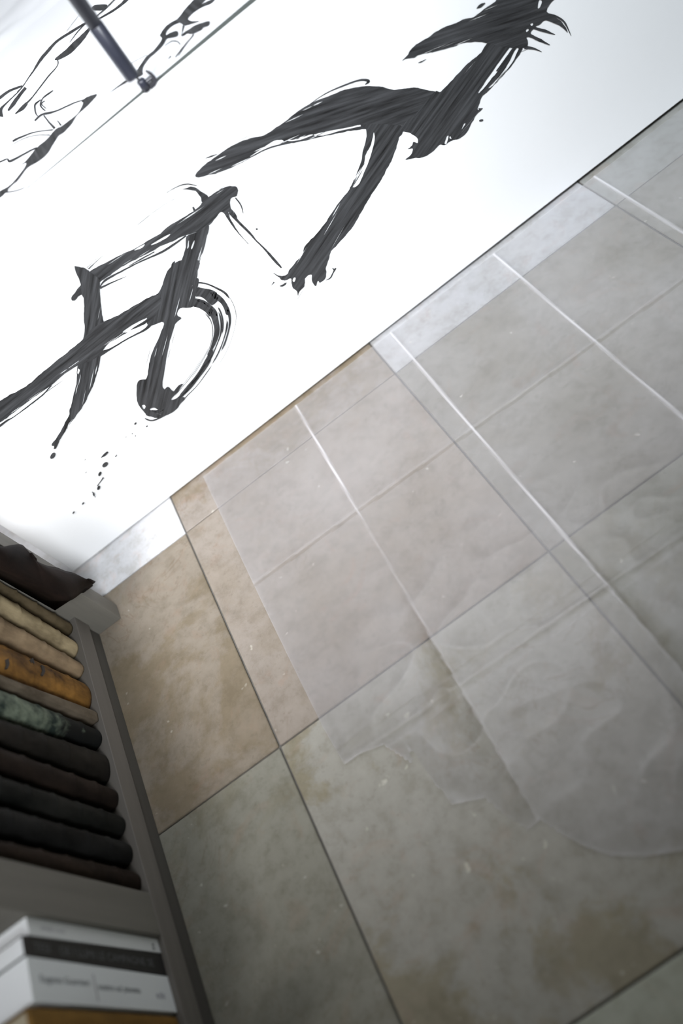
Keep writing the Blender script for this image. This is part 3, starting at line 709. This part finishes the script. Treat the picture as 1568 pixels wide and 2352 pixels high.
L_DARK = [leather('dark_leather_%d' % i, c, c2) for i, (c, c2) in enumerate([((0.006, 0.006, 0.0055), (0.022, 0.019, 0.016)), ((0.008, 0.006, 0.006), (0.026, 0.018, 0.014)), ((0.007, 0.008, 0.0075), (0.022, 0.022, 0.020)), ((0.006, 0.006, 0.006), (0.018, 0.018, 0.018)), ((0.011, 0.007, 0.006), (0.032, 0.021, 0.015))])]
L_TAN = leather('tan_vellum', (0.19, 0.145, 0.085), (0.45, 0.365, 0.225)); L_TAN2 = leather('brown_vellum', (0.14, 0.098, 0.06), (0.33, 0.24, 0.15))
L_OLIVE = leather('olive_vellum', (0.05, 0.038, 0.02), (0.13, 0.10, 0.06))
L_ORANGE = leather('orange_leather', (0.055, 0.028, 0.013), (0.27, 0.135, 0.034), 30, 0.55, (1, 1, 0.7))
def marbled():
    m, nt, n, l, p = mat('green_marbled')
    tc = nd(nt, 'ShaderNodeTexCoord'); sx = nd(nt, 'ShaderNodeSeparateXYZ'); l.new(tc.outputs['Object'], sx.inputs[0])
    f = noise_n(nt, tc.outputs['Object'], 26.0, 5, 0.6, 0.6)
    g = math_n(nt, 'ADD', math_n(nt, 'MULTIPLY', sx.outputs['Z'], 6.0), f)
    pale = ramp(nt, noise_n(nt, tc.outputs['Object'], 45.0, 4, 0.6), [(0.35, (0.02, 0.03, 0.026)), (0.65, (0.17, 0.20, 0.15))])
    l.new(mixc(nt, ramp(nt, math_n(nt, 'MULTIPLY', g, 0.5), [(0.66, (0, 0, 0)), (0.74, (1, 1, 1))]), (0.009, 0.010, 0.010), pale), p.inputs['Base Color'])
    p.inputs['Roughness'].default_value = 0.6; p.inputs['Specular IOR Level'].default_value = 0.12
    return m
L_GREEN = marbled()
L_BEIGE = leather('beige_board', (0.09, 0.07, 0.05), (0.19, 0.155, 0.115))
L_BROWN = leather('brown_board', (0.06, 0.035, 0.012), (0.22, 0.12, 0.03), 16)
L_FLAP = leather('flap_leather', (0.006, 0.0045, 0.004), (0.016, 0.010, 0.008), 30)

old_book('dark brown leather book with a flared loose cover beside the bookcase upright', (0.922, 0.9505), (0.937, 0.9512), 0.22, 0.25, L_OLIVE)
old_book('pale tan vellum book, second from the far upright', (0.8735, 0.914), (0.8834, 0.9327), 0.23, 0.25, L_TAN, bulge=0.017)
old_book('narrow brown vellum book between the tan and the orange ones', (0.833, 0.8665), (0.8382, 0.8765), 0.24, 0.25, L_TAN2, bulge=0.014)
old_book('worn orange leather book with dark lettering marks', (0.769, 0.8285), (0.753, 0.8240), 0.25, 0.25, L_ORANGE, bulge=0.016)
old_book('thin beige pamphlet beside the orange book', (0.7415, 0.7665), (0.7363, 0.7510), 0.25, 0.25, L_BEIGE, bulge=0.004, nb=0, xs=XF - 0.004)
old_book('black book with a pale green marbled patch', (0.7010, 0.7395), (0.6847, 0.7350), 0.26, 0.25, L_GREEN, bulge=0.016)
for k, (yb, yt, lab) in enumerate([((0.6421, 0.6992), (0.6417, 0.6825), 'black leather book next to the green marbled one'), ((0.5985, 0.6390), (0.5977, 0.6385), 'black leather book, fourth from the partition board'),
                                   ((0.5588, 0.5965), (0.5561, 0.5955), 'black leather book, third from the partition board'), ((0.5170, 0.5570), (0.5125, 0.5540), 'black leather book, second from the partition board'),
                                   ((0.4755, 0.5157), (0.4745, 0.5105), 'reddish black leather book against the partition board')]):
    old_book(lab, yb, yt, 0.28, 0.255 + 0.004 * (k % 3), L_DARK[k], bulge=0.017)
# ink marks on the orange spine are part of it: dark letter stains
ob = [o for o in COL.objects if o.name.startswith('old_book') and 'worn orange' in o.get('label', '')][0]
def spine_mark(px, pts, m):
    bm = bmesh.new(); vs = []
    for p in pts:
        q = on_x((px[0] + p[0], px[1] + p[1]), XF - 0.006); q.x = XF - 0.0045
        vs.append(bm.verts.new(q - ob.location))
    bm.faces.new(vs); r = bmesh.ops.extrude_face_region(bm, geom=bm.faces[:])
    for v in [e for e in r['geom'] if isinstance(e, bmesh.types.BMVert)]: v.co.x -= 0.003
    from_bm('lettering', bm, m, ob)
INKB = simple('spine_ink', (0.03, 0.024, 0.02), 0.7, 0.2)
spine_mark((0, 1440), [(12, 76), (18, 74), (20, 86), (16, 97), (12, 96), (15, 86)], INKB)
spine_mark((0, 1440), [(94, 88), (100, 92), (102, 104), (98, 113), (93, 110), (96, 102)], INKB)
spine_mark((0, 1440), [(68, 76), (74, 72), (78, 84), (74, 80), (70, 84)], INKB)

# the flared leather cover hanging out of the first book
fl_root = [o for o in COL.objects if o.name.startswith('old_book') and 'flared' in o.get('label', '')][0]
up = catmull([(-110, 1205), (-50, 1232), (0, 1254), (25, 1252), (48, 1250), (62, 1262), (78, 1283), (95, 1294), (112, 1300), (130, 1303), (150, 1311), (170, 1316), (190, 1326), (205, 1333), (213, 1342)], 4)
lo = catmull([(-110, 1246), (-50, 1275), (0, 1300), (30, 1315), (60, 1329), (90, 1343), (110, 1352), (130, 1363), (146, 1372), (160, 1379), (170, 1375), (182, 1366), (192, 1358), (203, 1350), (211, 1344)], 4)
bm = bmesh.new(); g = []
for a, b in zip(up, lo):
    A, B = on_x(a, -0.494), on_x(b, -0.511); row = []
    root_pt = B.copy()
    if B.y < 0.945: root_pt.x = -0.562; root_pt.y = 0.949      # where the cover still hangs on the spine
    row.append(bm.verts.new(root_pt - fl_root.location))
    for k in range(9):
        t = k / 8; q = B.lerp(A, t); q.x += 0.005 * math.sin(math.pi * t)
        row.append(bm.verts.new(q - fl_root.location))
    g.append(row)
for a, b in zip(g, g[1:]):
    for k in range(9): bm.faces.new((a[k], a[k + 1], b[k + 1], b[k]))
fo = from_bm('loose_cover', bm, L_FLAP, fl_root, True)
sm = fo.modifiers.new('thick', 'SOLIDIFY'); sm.thickness = 0.003; sm.offset = -1
fo['label'] = 'curled dark leather cover'

# modern paperbacks beyond the partition
def paperback(name, label, yb, yt, top, m, depth, xs=XF - 0.007, text=(), group='modern books on the near shelf'):
    z0 = ZSH; root = thing(name, label, 'book', (xs - depth / 2, (yb[0] + yb[1]) / 2, z0), group)
    def q(x, s, z):
        k = (z - z0) / (top - z0); return Vector((x, yb[s] + (yt[s] - yb[s]) * k, z))
    bm = bmesh.new(); ga = 0.0004; tk = 0.0006; vs = {}
    for zi, z in enumerate((z0, top)):
        for nm, x, s, d in (('a', xs - depth, 0, ga), ('b', xs, 0, ga), ('c', xs, 1, -ga), ('d', xs - depth, 1, -ga), ('e', xs - depth, 1, -ga - tk), ('f', xs - tk, 1, -ga - tk), ('g', xs - tk, 0, ga + tk), ('h', xs - depth, 0, ga + tk)):
            p = q(x, s, z); p.y += d; vs[nm, zi] = bm.verts.new(p)
    ord_ = 'abcdefgh'
    for i in range(8):
        a, b = ord_[i], ord_[(i + 1) % 8]; bm.faces.new((vs[a, 0], vs[b, 0], vs[b, 1], vs[a, 1]))
    bm.faces.new([vs[c, 0] for c in ord_]); bm.faces.new([vs[c, 1] for c in ord_])
    from_bm('cover', bm, m, root)
    bm = bmesh.new(); w_ = []
    for z in (z0 + 0.0015, top - 0.0012):
        for x, s, d in ((xs - depth + 0.001, 0, ga + tk), (xs - tk, 0, ga + tk), (xs - tk, 1, -ga - tk), (xs - depth + 0.001, 1, -ga - tk)):
            p = q(x, s, z); p.y += d * 1.02; w_.append(bm.verts.new(p))
    for f in ((0, 1, 2, 3), (4, 5, 6, 7), (0, 1, 5, 4), (1, 2, 6, 5), (2, 3, 7, 6), (3, 0, 4, 7)): bm.faces.new([w_[i] for i in f])
    from_bm('page_block', bm, WPAGES, root)
    keep(root)
    for (body, frac_z, frac_y, size, tm) in text:
        cu = bpy.data.curves.new('title_text', 'FONT'); cu.body = body; cu.size = size; cu.align_x = 'LEFT'; cu.align_y = 'CENTER'; cu.extrude = 0.00008
        tmp = bpy.data.objects.new('tmp', cu); COL.objects.link(tmp)
        dg = bpy.context.evaluated_depsgraph_get(); me = bpy.data.meshes.new_from_object(tmp.evaluated_get(dg))
        bpy.data.objects.remove(tmp)
        me.materials.clear(); to = link('title_text', me, tm, root)
        z = top - (top - z0) * frac_z; p0, p1 = q(xs, 0, z), q(xs, 1, z); p = p0.lerp(p1, frac_y); p.x += 0.0002
        to.matrix_local = Matrix.Translation(p - root.location) @ Matrix(((0, 0, 1, 0), (0, 1, 0, 0), (-1, 0, 0, 0), (0, 0, 0, 1)))
    return root
WCOV = simple('white_cover', (0.64, 0.66, 0.66), 0.55, 0.02, 8); WCOV2 = simple('white_cover_cool', (0.70, 0.73, 0.74), 0.5, 0.02, 8)
BCOV = simple('black_cover', (0.016, 0.015, 0.015), 0.5, 0.1, 20)
T_GREY = simple('grey_print', (0.10, 0.105, 0.105), 0.7, 0.05); T_PALE = simple('pale_print', (0.42, 0.42, 0.44), 0.7, 0.03); T_DARK = simple('dark_print', (0.13, 0.14, 0.15), 0.7, 0.05); T_LIL = simple('lilac_print', (0.33, 0.33, 0.38), 0.7, 0.05)
paperback('paperback', 'thin white paperback against the partition with a small dark emblem', (0.4005, 0.4180), (0.3985, 0.4183), 0.2835, WCOV, 0.15, text=[('g', 0.93, 0.5, 0.012, T_DARK), ('dialoghi e note', 0.08, 0.5, 0.006, T_PALE)])
paperback('paperback', 'black paperback with grey title lettering on the spine', (0.3735, 0.4003), (0.3775, 0.3983), 0.2940, BCOV, 0.16, text=[('TESI', 0.06, 0.45, 0.013, T_GREY), ('OE I LUMI LE CAMPAGNE SE', 0.22, 0.45, 0.0125, T_GREY)])
paperback('paperback', 'wide white paperback with a thin line of grey lettering on the spine', (0.3322, 0.3733), (0.3338, 0.3773), 0.2925, WCOV2, 0.17, text=[('Eugenio Guarnieri', 0.06, 0.52, 0.0098, T_DARK), ('|', 0.395, 0.5, 0.03, T_PALE), ('nostra sul pianeta', 0.43, 0.48, 0.0098, T_DARK), ('edit', 0.86, 0.42, 0.011, T_LIL)])
old_book('mottled brown book at the lower edge beside the wide white paperback', (0.285, 0.3318), (0.285, 0.3333), 0.28, 0.232, L_BROWN, depth=0.17, bulge=0.004, nb=0, band=0, group='modern books on the near shelf')

bpy.context.view_layer.update()
